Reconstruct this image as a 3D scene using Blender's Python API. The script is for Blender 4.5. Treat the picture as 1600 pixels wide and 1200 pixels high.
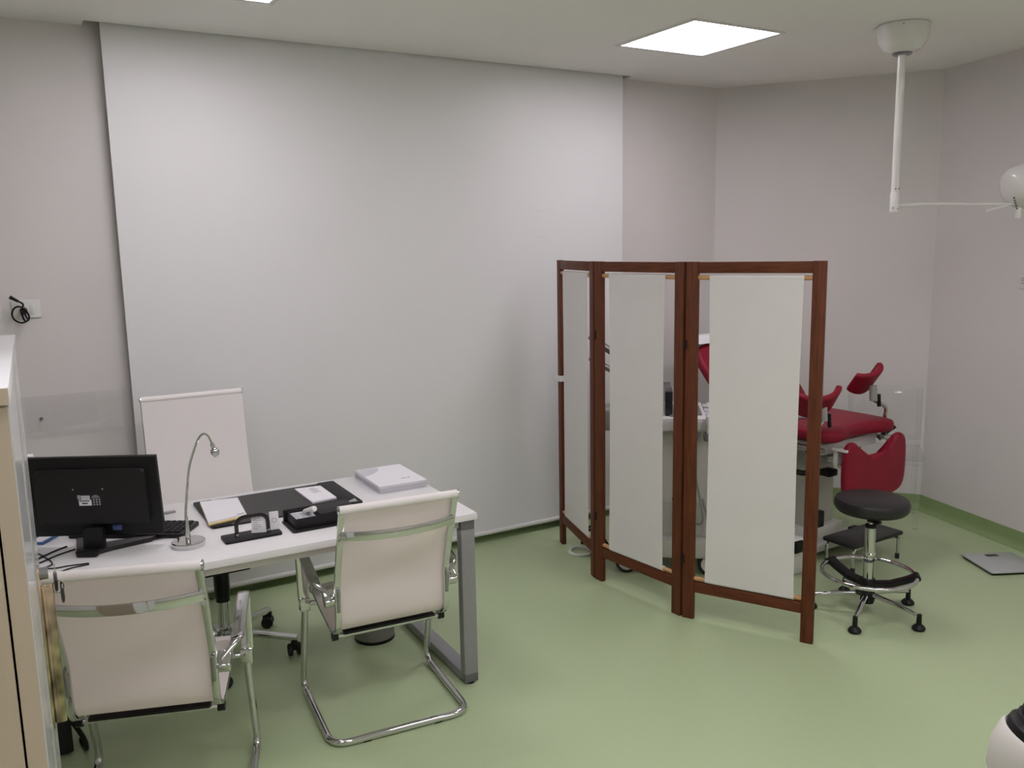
import bpy, bmesh, math, random
from mathutils import Vector, Matrix
random.seed(7)
PI = math.pi
for o in list(bpy.data.objects): bpy.data.objects.remove(o, do_unlink=True)
scene = bpy.context.scene
COL = scene.collection

# ---------------------------------------------------------------- camera
F_PX, PITCH, ROLL, YAW, CAM_H = 1349.36, .1583, -.0192, .5276, 1.8059
def cam_axes():
    cy, sy = math.cos(YAW), math.sin(YAW)
    f0 = Vector((sy, cy, 0)); r0 = Vector((cy, -sy, 0)); u0 = Vector((0, 0, 1))
    f = math.cos(PITCH)*f0 - math.sin(PITCH)*u0
    u = math.cos(PITCH)*u0 + math.sin(PITCH)*f0
    rr = math.cos(ROLL)*r0 + math.sin(ROLL)*u
    uu = math.cos(ROLL)*u - math.sin(ROLL)*r0
    return rr, uu, f
rr, uu, ff = cam_axes()
cd = bpy.data.cameras.new('camera'); cam = bpy.data.objects.new('camera', cd); COL.objects.link(cam)
cd.sensor_width = 36; cd.sensor_fit = 'HORIZONTAL'; cd.lens = 36*F_PX/1600; cd.clip_start = .02
cam.matrix_world = Matrix(((rr.x, uu.x, -ff.x, 0), (rr.y, uu.y, -ff.y, 0), (rr.z, uu.z, -ff.z, CAM_H), (0, 0, 0, 1)))
scene.camera = cam

# ---------------------------------------------------------------- world, exposure
w = bpy.data.worlds.new('world'); scene.world = w; w.use_nodes = True
w.node_tree.nodes['Background'].inputs[0].default_value = (.75, .8, .9, 1)
w.node_tree.nodes['Background'].inputs[1].default_value = .05
scene.view_settings.view_transform = 'Standard'; scene.view_settings.look = 'None'
scene.view_settings.gamma = 1; scene.view_settings.use_curve_mapping = False
scene.view_settings.exposure = 0.0
PANEL_POWER = 12.4           # radiance of a ceiling panel's diffuser
CEIL = 2.8455

# ---------------------------------------------------------------- materials
def srgb(r, g, b):
    f = lambda c: (c/255/12.92) if c/255 <= .04045 else ((c/255+.055)/1.055)**2.4
    return (f(r), f(g), f(b), 1)
MATS = {}
def mat(name, col, rough=.5, metal=0, var=0, vscale=8, bump=0, bscale=200, spec=.5, trans=0, emit=0, coat=0, alpha=1, translucent=0, clear=0, stretch=None):
    m = bpy.data.materials.new(name); m.use_nodes = True; nt = m.node_tree; N = nt.nodes; L = nt.links
    b = N['Principled BSDF']; out = N['Material Output']
    b.inputs['Base Color'].default_value = col; b.inputs['Roughness'].default_value = rough; b.inputs['Metallic'].default_value = metal
    b.inputs['Specular IOR Level'].default_value = spec; b.inputs['Coat Weight'].default_value = coat
    b.inputs['Transmission Weight'].default_value = trans
    if emit:
        b.inputs['Emission Color'].default_value = (1, .935, 1.0, 1); b.inputs['Emission Strength'].default_value = emit
    tc = N.new('ShaderNodeTexCoord'); mp = N.new('ShaderNodeMapping'); L.new(tc.outputs['Object'], mp.inputs[0])
    if stretch: mp.inputs['Scale'].default_value = stretch
    if var:
        n = N.new('ShaderNodeTexNoise'); n.inputs['Scale'].default_value = vscale; n.inputs['Detail'].default_value = 2
        L.new(mp.outputs[0], n.inputs['Vector'])
        r = N.new('ShaderNodeValToRGB'); r.color_ramp.elements[0].position = .3; r.color_ramp.elements[1].position = .7
        r.color_ramp.elements[0].color = tuple(c*(1-var) for c in col[:3])+(1,); r.color_ramp.elements[1].color = tuple(min(1, c*(1+var)) for c in col[:3])+(1,)
        L.new(n.outputs[0], r.inputs[0]); L.new(r.outputs[0], b.inputs['Base Color'])
    if bump:
        n2 = N.new('ShaderNodeTexNoise'); n2.inputs['Scale'].default_value = bscale; n2.inputs['Detail'].default_value = 1
        L.new(mp.outputs[0], n2.inputs['Vector'])
        bp = N.new('ShaderNodeBump'); bp.inputs['Strength'].default_value = bump; bp.inputs['Distance'].default_value = .002
        L.new(n2.outputs[0], bp.inputs['Height']); L.new(bp.outputs[0], b.inputs['Normal'])
    last = b.outputs[0]
    if translucent:
        t = N.new('ShaderNodeBsdfTranslucent'); t.inputs[0].default_value = col
        mx = N.new('ShaderNodeMixShader'); mx.inputs[0].default_value = translucent; L.new(last, mx.inputs[1]); L.new(t.outputs[0], mx.inputs[2]); last = mx.outputs[0]
    if clear:
        t = N.new('ShaderNodeBsdfTransparent')
        mx = N.new('ShaderNodeMixShader'); mx.inputs[0].default_value = clear; L.new(last, mx.inputs[1]); L.new(t.outputs[0], mx.inputs[2]); last = mx.outputs[0]
    L.new(last, out.inputs[0])
    MATS[name] = m; return m
def acrylic(name, tint, edge=.25):
    # thin clear sheet: transparent body, glossy by fresnel
    m = bpy.data.materials.new(name); m.use_nodes = True; nt = m.node_tree; N = nt.nodes; L = nt.links
    N.remove(N['Principled BSDF']); out = N['Material Output']
    t = N.new('ShaderNodeBsdfTransparent'); t.inputs[0].default_value = tint
    g = N.new('ShaderNodeBsdfGlossy'); g.inputs['Roughness'].default_value = .03
    lw = N.new('ShaderNodeLayerWeight'); pw = N.new('ShaderNodeMath'); pw.operation = 'POWER'; pw.inputs[1].default_value = 4
    mr = N.new('ShaderNodeMapRange'); mr.inputs['To Min'].default_value = .035; mr.inputs['To Max'].default_value = .7
    L.new(lw.outputs['Facing'], pw.inputs[0]); L.new(pw.outputs[0], mr.inputs['Value'])
    mx = N.new('ShaderNodeMixShader'); L.new(mr.outputs[0], mx.inputs[0]); L.new(t.outputs[0], mx.inputs[1]); L.new(g.outputs[0], mx.inputs[2])
    L.new(mx.outputs[0], out.inputs[0]); MATS[name] = m; return m

mat('wall_paint', (.73, .695, .69, 1), .65, var=.02, vscale=1.5, spec=.3)
mat('ceiling_paint', (.92, .90, .885, 1), .8, var=.015, vscale=1.2, spec=.2)
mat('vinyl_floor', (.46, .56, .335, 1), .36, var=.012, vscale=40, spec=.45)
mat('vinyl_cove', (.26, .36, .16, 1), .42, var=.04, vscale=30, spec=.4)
mat('blind_fabric', (.79, .785, .80, 1), .42, var=.01, vscale=2, spec=.35)
mat('white_plastic', (.75, .74, .73, 1), .35)
mat('off_white_plastic', (.62, .60, .55, 1), .45)
mat('white_enamel', (.78, .77, .75, 1), .2, coat=.3)
mat('laminate', (.80, .79, .80, 1), .32, var=.012, vscale=20)
mat('silver_paint', (.30, .30, .31, 1), .42, metal=.25, var=.03, vscale=60)
mat('chrome', (.62, .62, .63, 1), .06, metal=1)
mat('brushed_steel', (.62, .61, .60, 1), .25, metal=1, var=.05, vscale=60)
mat('dark_steel', (.30, .30, .31, 1), .28, metal=.85)
mat('bin_metal', (.26, .25, .25, 1), .3, metal=.35)
mat('black_plastic', (.007, .007, .008, 1), .4, spec=.3)
mat('black_gloss', (.008, .008, .009, 1), .18)
mat('black_leather', (.012, .0115, .012, 1), .5, bump=.12, bscale=500, spec=.3)
mat('black_vinyl', (.012, .010, .011, 1), .40, bump=.1, bscale=300)
mat('grey_leather', (.035, .033, .034, 1), .5, bump=.1, bscale=500)
mat('mesh_fabric', (.95, .885, .86, 1), .5, bump=.1, bscale=900, translucent=.40, clear=.05, spec=.3)
mat('mesh_hem', (.90, .86, .845, 1), .5, translucent=.1, spec=.3)
mat('red_vinyl', (.25, .010, .028, 1), .5, var=.05, vscale=12, bump=.06, bscale=260, spec=.25)
mat('brown_wood', (.118, .032, .011, 1), .55, var=.28, vscale=10, stretch=(8, 8, .6), bump=.06, bscale=40, spec=.3)
mat('brown_wood_rail', (.118, .032, .011, 1), .55, var=.28, vscale=10, stretch=(.8, 8, 8), bump=.06, bscale=40, spec=.3)
mat('pale_wood', (.55, .30, .13, 1), .55, var=.15, vscale=20)
mat('canvas', (.84, .815, .80, 1), .85, var=.012, vscale=6, bump=.15, bscale=700, translucent=.12, spec=.1)
mat('paper', (.83, .82, .86, 1), .6)
mat('paper_grey', (.60, .60, .64, 1), .6)
mat('print_grey', (.38, .38, .42, 1), .6)
mat('print_dark', (.06, .06, .07, 1), .6)
mat('yellow_paper', (.80, .62, .28, 1), .6)
mat('blue_cover', (.05, .13, .30, 1), .35)
mat('navy_print', (.03, .05, .14, 1), .4)
mat('cream_board', (.66, .55, .43, 1), .5, var=.02, vscale=10)
mat('cabinet_white', (.74, .75, .77, 1), .18, coat=.3)
mat('brass', (.50, .40, .27, 1), .2, metal=.9, var=.8, vscale=26, stretch=(1, 1, .7))  # strong mottling paints dark reflections into the handle's metal
mat('grey_plastic', (.34, .34, .33, 1), .45)
mat('mid_grey', (.20, .20, .20, 1), .4)
mat('screen_dark', (.015, .015, .018, 1), .15)
mat('scale_top', (.45, .47, .47, 1), .3)
mat('rubber', (.015, .015, .015, 1), .7)
mat('diffuser', (.9, .9, .9, 1), .5, emit=PANEL_POWER)
mat('dark_void', (.05, .05, .05, 1), .8)
acrylic('acrylic', (.985, .987, .99, 1)); acrylic('acrylic_panel', (.992, .992, .994, 1))

# ---------------------------------------------------------------- helpers
class MB:
    """collects shapes into one bmesh; build() links them as ONE mesh object"""
    def __init__(s): s.bm = bmesh.new()
    def _new(s, verts, M):
        if M is not None: bmesh.ops.transform(s.bm, matrix=M, verts=verts)
    def box(s, x0, x1, y0, y1, z0, z1, bev=0, seg=2, M=None):
        r = bmesh.ops.create_cube(s.bm, size=1); v = r['verts']
        bmesh.ops.scale(s.bm, vec=(x1-x0, y1-y0, z1-z0), verts=v); bmesh.ops.translate(s.bm, vec=((x0+x1)/2, (y0+y1)/2, (z0+z1)/2), verts=v)
        if bev:
            e = list({e for q in v for e in q.link_edges})
            g = bmesh.ops.bevel(s.bm, geom=e, offset=bev, segments=seg, affect='EDGES', profile=.5)
            v = [q for q in s.bm.verts if q.is_valid and (q in g['verts'] or q in v)] if M is not None else v
            if M is not None: v = list({q for f in g['faces'] for q in f.verts} | {q for q in v if q.is_valid})
        s._new(v, M); return s
    def prism(s, pts, z0, z1, M=None, bev=0, seg=2):
        """polygon pts (x,y) extruded from z0 to z1"""
        vb = [s.bm.verts.new((p[0], p[1], z0)) for p in pts]; vt = [s.bm.verts.new((p[0], p[1], z1)) for p in pts]
        n = len(pts); fb = s.bm.faces.new(vb[::-1]); ft = s.bm.faces.new(vt)
        for i in range(n): s.bm.faces.new((vb[i], vb[(i+1) % n], vt[(i+1) % n], vt[i]))
        vs = vb+vt
        if bev:
            e = list(fb.edges)+list(ft.edges)
            g = bmesh.ops.bevel(s.bm, geom=e, offset=bev, segments=seg, affect='EDGES', profile=.5)
            vs = list({q for f in g['faces'] for q in f.verts} | {q for q in vs if q.is_valid})
        s._new(vs, M); return s
    def lathe(s, prof, n=24, M=None, a0=0, a1=2*PI):
        """profile (r,z) turned about z"""
        full = abs(a1-a0-2*PI) < 1e-6; k = n if full else n+1; rings = []; allv = []
        for r, z in prof:
            if r < 1e-6: q = [s.bm.verts.new((0, 0, z))]
            else: q = [s.bm.verts.new((r*math.cos(a0+(a1-a0)*i/n), r*math.sin(a0+(a1-a0)*i/n), z)) for i in range(k)]
            rings.append(q); allv += q
        for A, B in zip(rings, rings[1:]):
            for i in range(n):
                j = (i+1) % k
                if len(A) == 1 and len(B) == 1: continue
                if len(A) == 1: s.bm.faces.new((A[0], B[j], B[i]))
                elif len(B) == 1: s.bm.faces.new((A[i], A[j], B[0]))
                else: s.bm.faces.new((A[i], A[j], B[j], B[i]))
        s._new(allv, M); return s
    def cyl(s, p0, p1, r, r1=None, n=16):
        p0 = Vector(p0); p1 = Vector(p1); d = p1-p0; L = d.length; r1 = r if r1 is None else r1
        M = Matrix.Translation(p0) @ d.to_track_quat('Z', 'Y').to_matrix().to_4x4()
        return s.lathe([(0, 0), (r, 0), (r1, L), (0, L)], n, M)
    def tube(s, pts, r, n=10, closed=False, sect=None, up=None, caps=True):
        """sweep a circle (or section list of (a,b)) along pts"""
        P = [Vector(p) for p in pts]; m = len(P); rings = []
        rad = r if isinstance(r, (list, tuple)) else [r]*m
        prevN = None
        for i in range(m):
            if closed: t = (P[(i+1) % m]-P[(i-1) % m])
            else: t = P[min(i+1, m-1)]-P[max(i-1, 0)]
            t.normalize()
            if up is not None: nrm = Vector(up); nrm = (nrm - t*nrm.dot(t)).normalized()
            elif prevN is None:
                a = Vector((0, 0, 1)) if abs(t.z) < .9 else Vector((1, 0, 0)); nrm = (a - t*a.dot(t)).normalized()
            else: nrm = (prevN - t*prevN.dot(t)).normalized()
            prevN = nrm; bn = t.cross(nrm)
            if sect: ring = [s.bm.verts.new(P[i]+nrm*a+bn*b) for a, b in sect]
            else: ring = [s.bm.verts.new(P[i]+nrm*rad[i]*math.cos(2*PI*k/n)+bn*rad[i]*math.sin(2*PI*k/n)) for k in range(n)]
            rings.append(ring)
        nn = len(rings[0])
        for i in range(m if closed else m-1):
            A = rings[i]; B = rings[(i+1) % m]
            for k in range(nn): s.bm.faces.new((A[k], A[(k+1) % nn], B[(k+1) % nn], B[k]))
        if caps and not closed: s.bm.faces.new(rings[0][::-1]); s.bm.faces.new(rings[-1])
        return s
    def sphere(s, c, r, n=16, sc=(1, 1, 1)):
        g = bmesh.ops.create_uvsphere(s.bm, u_segments=n, v_segments=max(6, n//2), radius=r)
        bmesh.ops.scale(s.bm, vec=sc, verts=g['verts']); bmesh.ops.translate(s.bm, vec=c, verts=g['verts']); return s
    def sheet(s, rows, th=0):
        """grid of points rows[i][j]; thickened by th along normals"""
        V = [[s.bm.verts.new(p) for p in r] for r in rows]; F = []
        for i in range(len(V)-1):
            for j in range(len(V[0])-1): F.append(s.bm.faces.new((V[i][j], V[i][j+1], V[i+1][j+1], V[i+1][j])))
        if th: bmesh.ops.recalc_face_normals(s.bm, faces=F); bmesh.ops.solidify(s.bm, geom=F, thickness=th)
        return s
    def build(s, name, m, parent=None, smooth=True, ang=35, loc=None, rot=None):
        bmesh.ops.recalc_face_normals(s.bm, faces=s.bm.faces)
        me = bpy.data.meshes.new(name); s.bm.to_mesh(me); s.bm.free()
        me.materials.append(MATS[m])
        if smooth:
            me.polygons.foreach_set('use_smooth', [True]*len(me.polygons)); me.set_sharp_from_angle(angle=math.radians(ang))
        o = bpy.data.objects.new(name, me); COL.objects.link(o)
        if parent: o.parent = parent
        if loc: o.location = loc
        if rot: o.rotation_euler = rot
        return o
def cushion(pts, z0, z1, d, name, m, parent, M=None, levels=2):
    """padded slab: coarse outline pts (counter-clockwise), edges rolled over d, subdivided"""
    n = len(pts); P = [Vector((*p, 0)) for p in pts]; ins = []
    for i in range(n):
        a = (P[i]-P[i-1]).normalized(); b = (P[(i+1) % n]-P[i]).normalized(); nn = Vector((-(a+b).y, (a+b).x, 0)).normalized()
        ins.append(P[i]+nn*d*1.3)
    mb = MB(); R = []
    for ring, z in ((ins, z0), (P, z0+d), (P, z1-d), (ins, z1)): R.append([mb.bm.verts.new((p.x, p.y, z)) for p in ring])
    for A, B in zip(R, R[1:]):
        for i in range(n): mb.bm.faces.new((A[i], A[(i+1) % n], B[(i+1) % n], B[i]))
    mb.bm.faces.new(R[0][::-1]); mb.bm.faces.new(R[-1])
    if M is not None: bmesh.ops.transform(mb.bm, matrix=M, verts=mb.bm.verts)
    o = mb.build(name, m, parent, ang=180)
    md = o.modifiers.new('soften', 'SUBSURF'); md.levels = levels; md.render_levels = levels
    return o
def tag(o, label=None, cat=None, group=None, kind=None):
    if label: o['label'] = label
    if cat: o['category'] = cat
    if group: o['group'] = group
    if kind: o['kind'] = kind
    return o
def thing(name, label, cat, loc=(0, 0, 0), rz=0, group=None):
    o = bpy.data.objects.new(name, None); COL.objects.link(o); o.empty_display_size = .1
    o.location = loc; o.rotation_euler = (0, 0, rz); return tag(o, label, cat, group)
def rnd(pts, r, k=5, closed=False):
    """round the corners of a polyline"""
    P = [Vector(p) for p in pts]; n = len(P); out = []
    for i in range(n):
        if not closed and i in (0, n-1): out.append(P[i]); continue
        a, b, c = P[(i-1) % n], P[i], P[(i+1) % n]
        u = a-b; v = c-b; d = min(r, u.length*.49, v.length*.49); p = b+u.normalized()*d; q = b+v.normalized()*d
        for j in range(k+1):
            t = j/k; out.append(p*(1-t)**2+b*2*t*(1-t)+q*t*t)
    return out
def smooth_path(pts, k=6):
    """Catmull-Rom through pts"""
    P = [Vector(p) for p in pts]; P = [P[0]*2-P[1]]+P+[P[-1]*2-P[-2]]; out = []
    for i in range(1, len(P)-2):
        a, b, c, d = P[i-1:i+3]
        for j in range(k):
            t = j/k; out.append(.5*((2*b)+(c-a)*t+(2*a-5*b+4*c-d)*t*t+(3*b-a-3*c+d)*t**3))
    out.append(P[-2]); return out
def rrect(x0, x1, y0, y1, r, k=4):
    return [(p.x, p.y) for p in rnd([(x0, y0, 0), (x1, y0, 0), (x1, y1, 0), (x0, y1, 0)], r, k, True)]
def RT(loc, rx=0, ry=0, rz=0):
    return Matrix.Translation(loc) @ Matrix.Rotation(rz, 4, 'Z') @ Matrix.Rotation(ry, 4, 'Y') @ Matrix.Rotation(rx, 4, 'X')
def copy_tree(o, parent=None):
    c = o.copy(); COL.objects.link(c); c.parent = parent
    for ch in list(o.children): copy_tree(ch, c)
    return c

# ================================================================= THE ROOM
YW = 4.59                                   # back wall
CA = (4.345, YW); CB = (5.20, 3.48)         # ends of the diagonal wall
CR = (CB[0]-.26*(CB[1]+2.2), -2.2)          # right wall, far end behind the camera
XL, YF = -2.2, -2.2
room = [(XL, YF), CR, CB, CA, (XL, YW)]
tag(MB().prism(room, -.06, 0).build('floor', 'vinyl_floor', smooth=False), 'green vinyl floor', kind='structure')
def wall(name, a, b, z1=CEIL+.2):
    a = Vector((*a, 0)); b = Vector((*b, 0)); d = (b-a).normalized(); n = Vector((d.y, -d.x, 0))*.12   # outward when going counter-clockwise
    e = d*.05
    o = MB().prism([(a-e)[:2], (b+e)[:2], (b+e+n)[:2], (a-e+n)[:2]], -.06, z1).build(name, 'wall_paint', smooth=False)
    return tag(o, kind='structure')
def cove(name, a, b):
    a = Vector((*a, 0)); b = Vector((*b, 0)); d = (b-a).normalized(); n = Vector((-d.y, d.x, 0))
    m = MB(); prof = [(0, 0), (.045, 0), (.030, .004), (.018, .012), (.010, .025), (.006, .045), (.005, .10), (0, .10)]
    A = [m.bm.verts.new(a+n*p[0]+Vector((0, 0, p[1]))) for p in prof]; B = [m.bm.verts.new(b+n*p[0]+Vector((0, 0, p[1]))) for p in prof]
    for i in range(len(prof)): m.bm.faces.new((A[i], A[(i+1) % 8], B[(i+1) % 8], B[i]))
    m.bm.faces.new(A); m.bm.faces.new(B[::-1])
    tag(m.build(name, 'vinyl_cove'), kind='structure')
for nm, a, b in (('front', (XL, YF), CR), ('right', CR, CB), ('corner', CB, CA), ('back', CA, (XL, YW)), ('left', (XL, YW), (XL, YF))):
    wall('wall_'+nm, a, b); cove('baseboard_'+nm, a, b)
# ceiling with the blind's slot along the back wall
SX0, SX1, SY = .425, 3.53, 4.50
yr = lambda y: CA[0]+(YW-y)/(CA[1]-CB[1])*(CB[0]-CA[0])
m = MB()
m.prism([(XL, YF), CR, CB, (yr(SY), SY), (XL, SY)], CEIL, CEIL+.06)
m.prism([(XL, SY), (SX0, SY), (SX0, YW), (XL, YW)], CEIL, CEIL+.06)
m.prism([(SX1, SY), (yr(SY), SY), CA, (SX1, YW)], CEIL, CEIL+.06)
m.prism([(XL, SY-.06), (yr(SY), SY-.06), CA, (XL, YW)], CEIL+.16, CEIL+.2)
m.prism([(SX0-.05, SY-.06), (SX1+.05, SY-.06), (SX1+.05, SY-.002), (SX0-.05, SY-.002)], CEIL+.06, CEIL+.16)
ceil_ob = tag(m.build('ceiling', 'ceiling_paint', smooth=False), 'plain off-white ceiling', kind='structure')
LIGHTS = [(3.222, 3.546), (.80, 3.555), (.80, 1.10), (3.222, 1.10), (2.011, 1.10), (-.411, 1.10), (.80, -1.20), (3.0, -1.20)]
m = MB()
for x, y in LIGHTS: m.box(x-.301, x+.301, y-.301, y+.301, CEIL-.02, CEIL+.045)
cut = m.build('cutter', 'ceiling_paint', smooth=False)          # recesses for the light panels, cut and discarded
bo = ceil_ob.modifiers.new('recess', 'BOOLEAN'); bo.object = cut; bo.solver = 'EXACT'; bo.operation = 'DIFFERENCE'; bo.use_self = True
dg = bpy.context.evaluated_depsgraph_get(); dg.update()
nm_ = bpy.data.meshes.new_from_object(ceil_ob.evaluated_get(dg))
ceil_ob.modifiers.clear(); ceil_ob.data = nm_; nm_.name = 'ceiling'
bpy.data.objects.remove(cut, do_unlink=True)

# ---- ceiling light panels
def ceiling_panel(x, y, label):
    t = thing('ceiling_light', label, 'light', (x, y, CEIL), 0, 'square ceiling light panels')
    m = MB(); o, i = .308, .284
    for k in range(4):
        R4 = Matrix.Rotation(k*PI/2, 4, 'Z')
        m.prism([(-o, o), (o, o), (i, i), (-i, i)][::-1], -.005, -.0005, M=R4)
        m.prism([(-.300, .300), (.300, .300), (i, i), (-i, i)][::-1], -.0005, .030, M=R4)
    m.build('light_frame', 'white_enamel', t, smooth=False)
    MB().prism([(-.284, -.284), (.284, -.284), (.284, .284), (-.284, .284)], .018, .024).build('diffuser', 'diffuser', t, smooth=False)
    return t
ceiling_panel(3.222, 3.546, 'lit square white ceiling panel near the surgical lamp')
ceiling_panel(.80, 3.555, 'square ceiling panel over the desk, its corner at the top edge')
ceiling_panel(.80, 1.10, 'added square fill-light panel nearly overhead, out of the picture')  # this and the following panels: unseen, added to brighten camera-facing surfaces
ceiling_panel(3.222, 1.10, 'added square fill-light panel out of the picture towards the right wall')
ceiling_panel(2.011, 1.10, 'added square fill-light panel out of the picture, middle of its row')
ceiling_panel(-.411, 1.10, 'added square fill-light panel out of the picture above the left cabinet')
ceiling_panel(.80, -1.20, 'added square fill-light panel behind the viewer, middle one')
ceiling_panel(3.0, -1.20, 'added square fill-light panel behind the viewer, right one')

# ================================================================= BLIND
t = thing('roller_blind', 'huge white roller blind covering the back wall from ceiling to floor', 'blind', (1.987, 4.545, 0))
XA, XB, ZB = -1.4947, 1.4947, .045
rows = []
for i in range(13):
    z = ZB+.02+(CEIL+.10-ZB-.02)*i/12
    rows.append([(XA+(XB-XA)*j/16, -.026+.0025*math.sin(j*.8+1)*math.sin(i/12*PI), z) for j in range(17)])
MB().sheet(rows, .0015).build('blind_fabric', 'blind_fabric', t, ang=80)
m = MB(); m.tube([(XA, -.026, ZB+.014), (XB, -.026, ZB+.014)], .014, 14); m.build('bottom_bar', 'white_plastic', t)
m = MB(); m.cyl((XA-.01, -.003, CEIL+.115), (XB+.01, -.003, CEIL+.115), .022); m.build('roller_tube', 'white_plastic', t)
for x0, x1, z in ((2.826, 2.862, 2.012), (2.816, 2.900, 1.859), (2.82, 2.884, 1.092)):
    MB().box(x0-1.987, x1-1.987, -.0300, -.0290, z-.0022, z+.0022).build('white_dash', 'white_enamel', t)  # thin white dash laid on the blind's face
for s in (XA-.012, XB+.004): MB().box(s, s+.008, -.035, .04, CEIL+.075, CEIL+.159, .002).build('bracket', 'white_plastic', t)

# ================================================================= DESK
DZ = .74
DESK_R = math.radians(-1.3)
t = thing('desk', 'white office desk with a grey metal frame in front of the blind', 'desk', (1.572, 2.998, 0), DESK_R)
LEN, DEP = 1.80, .825
m = MB(); m.box(-LEN, 0, 0, DEP, DZ-.028, DZ, .0025); m.build('desktop', 'laminate', t)
def desk_frame(xo, lab=None):
    m = MB(); x0, x1 = xo, xo+.062
    y0, y1 = .012, DEP-.012
    for a, b in ((y0, y0+.042), (y1-.042, y1)): m.box(x0, x1, a, b, .008, DZ-.03, .003)
    m.box(x0, x1, y0, y1, .008, .048, .003); m.box(x0, x1, y0, y1, DZ-.072, DZ-.030, .003)
    o = m.build('leg_frame', 'silver_paint', t)
    for a in (y0+.02, y1-.02): MB().lathe([(0, 0), (.02, 0), (.02, .008), (0, .008)], 14).build('foot', 'black_plastic', o, loc=(xo+.031, a, 0))
desk_frame(-.070); desk_frame(-LEN+.008)
MB().box(-LEN+.070, -.070, .36, .40, DZ-.07, DZ-.03, .003).build('cross_beam', 'silver_paint', t)
MB().box(-LEN+.070, -.070, .030, .062, DZ-.062, DZ-.028, .003).build('front_beam', 'off_white_plastic', t)
for sx in (-1.22, -1.10, -.45, -.32): MB().lathe([(0, 0), (.008, 0), (.008, .005), (0, .005)], 10).build('screw_cap', 'black_plastic', t, loc=(sx, .046, DZ-.067))

# ================================================================= SLING CHAIRS
def sling(prof, hw, parent, k=5, fabric='mesh_fabric'):
    """mesh sling, hems, chrome side frames from a side profile of (y,z)"""
    path = smooth_path([(0, y, z) for y, z in prof], k)
    nrm = []                                              # normal pointing to the sitter
    for i in range(len(path)):
        tg = (path[min(i+1, len(path)-1)]-path[max(i-1, 0)]).normalized(); nrm.append(Vector((0, -tg.z, tg.y)))
    rows = []
    for i, p in enumerate(path):
        row = []
        for j in range(9):
            u = j/8*2-1
            row.append((u*(hw+.021), p.y+nrm[i].y*.009, p.z+nrm[i].z*.009))
        rows.append(row)
    MB().sheet(rows, .003).build('sling', fabric, parent, ang=80)
    a = path[0]; MB().tube([(-hw-.021, a.y, a.z), (hw+.021, a.y, a.z)], .0155, 14).build('top_roll', 'mesh_hem', parent)
    b = path[-1]; MB().tube([(-hw-.021, b.y, b.z), (hw+.021, b.y, b.z)], .0155, 14).build('front_roll', 'mesh_hem', parent)
    sec = rrect(-.008, .008, -.0115, .0115, .004, 2)
    for s in (-1, 1):
        f = MB().tube([(s*(hw+.012), p.y, p.z) for p in path], 0, sect=sec, up=(0, 1, .02)).build('side_frame', 'chrome', parent)
        for q in (a, b): MB().lathe([(0, 0), (.0165, 0), (.0165, .004), (.009, .006), (.009, .004), (0, .004)], 14, RT((s*(hw+.020), q.y, q.z), ry=s*PI/2)).build('end_cap', 'chrome', f)
    return path
def sideframe_y(path, z):
    for p, q in zip(path, path[1:]):
        if (p.z-z)*(q.z-z) <= 0 and abs(p.z-q.z) > 1e-6: return p.y+(q.y-p.y)*(z-p.z)/(q.z-p.z)
    return path[0].y
def back_bar(path, hw, z, parent):
    y = sideframe_y(path, z); yy = y-.012
    sec = rrect(-.017, .017, -.005, .005, .004, 2)
    pts = smooth_path([(-hw-.012, yy, z), (-hw+.035, yy-.02, z), (-hw+.10, yy-.04, z), (0, yy-.05, z), (hw-.10, yy-.04, z), (hw-.035, yy-.02, z), (hw+.012, yy, z)], 5)
    o = MB().tube(pts, 0, sect=sec, up=(0, 0, 1)).build('back_stretcher', 'chrome', parent)
    for s in (-1, 1):
        for dz in (-.024, 0, .024):
            MB().lathe([(0, 0), (.009, 0), (.008, .005), (0, .006)], 12, RT((s*(hw+.012), y-.008+.012*dz/.024*-.3, z+dz), rx=PI/2)).build('bolt', 'brushed_steel', o)
def arm_loop(path, hw, s, parent, ax, ztop, yfront, zlow, ylow, zback):
    """flat chrome arm: from the back frame forward, then down in front"""
    yb = sideframe_y(path, zback)
    pts = rnd([(s*(hw+.03), yb+.02, zback), (s*ax, yb+.075, zback+.035), (s*ax, yfront, ztop), (s*ax, ylow+.004, zlow+.03), (s*(ax-.004), ylow, zlow)], .045, 6)
    sec = rrect(-.0085, .0085, -.0205, .0205, .0075, 3)
    o = MB().tube(pts, 0, sect=sec, up=(0, .75, .66)).build('armrest', 'chrome', parent)
    m = MB(); m.box(-.021, .021, -.016, .016, -.03, .026, .006, M=RT((s*(ax-.004), ylow, zlow))); m.build('arm_socket', 'chrome', o)
    m = MB(); m.box(-.022, .022, -.035, .03, -.018, .018, .008, 3, M=RT((s*(hw+.040), yb+.025, zback), rx=.5)); m.build('arm_bracket', 'chrome', o)
    m = MB(); m.box(-.006, .006, -.011, .004, -.045, .045, .003, M=RT((s*(hw+.012), yb-.008, zback-.005), rx=.18)); m.build('clamp_plate', 'dark_steel', o)
    return o
VP = [(-.335, .918), (-.29, .80), (-.235, .66), (-.212, .58), (-.210, .50), (-.200, .44), (-.162, .400), (-.10, .388), (.04, .402), (.15, .422), (.225, .430)]
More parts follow.
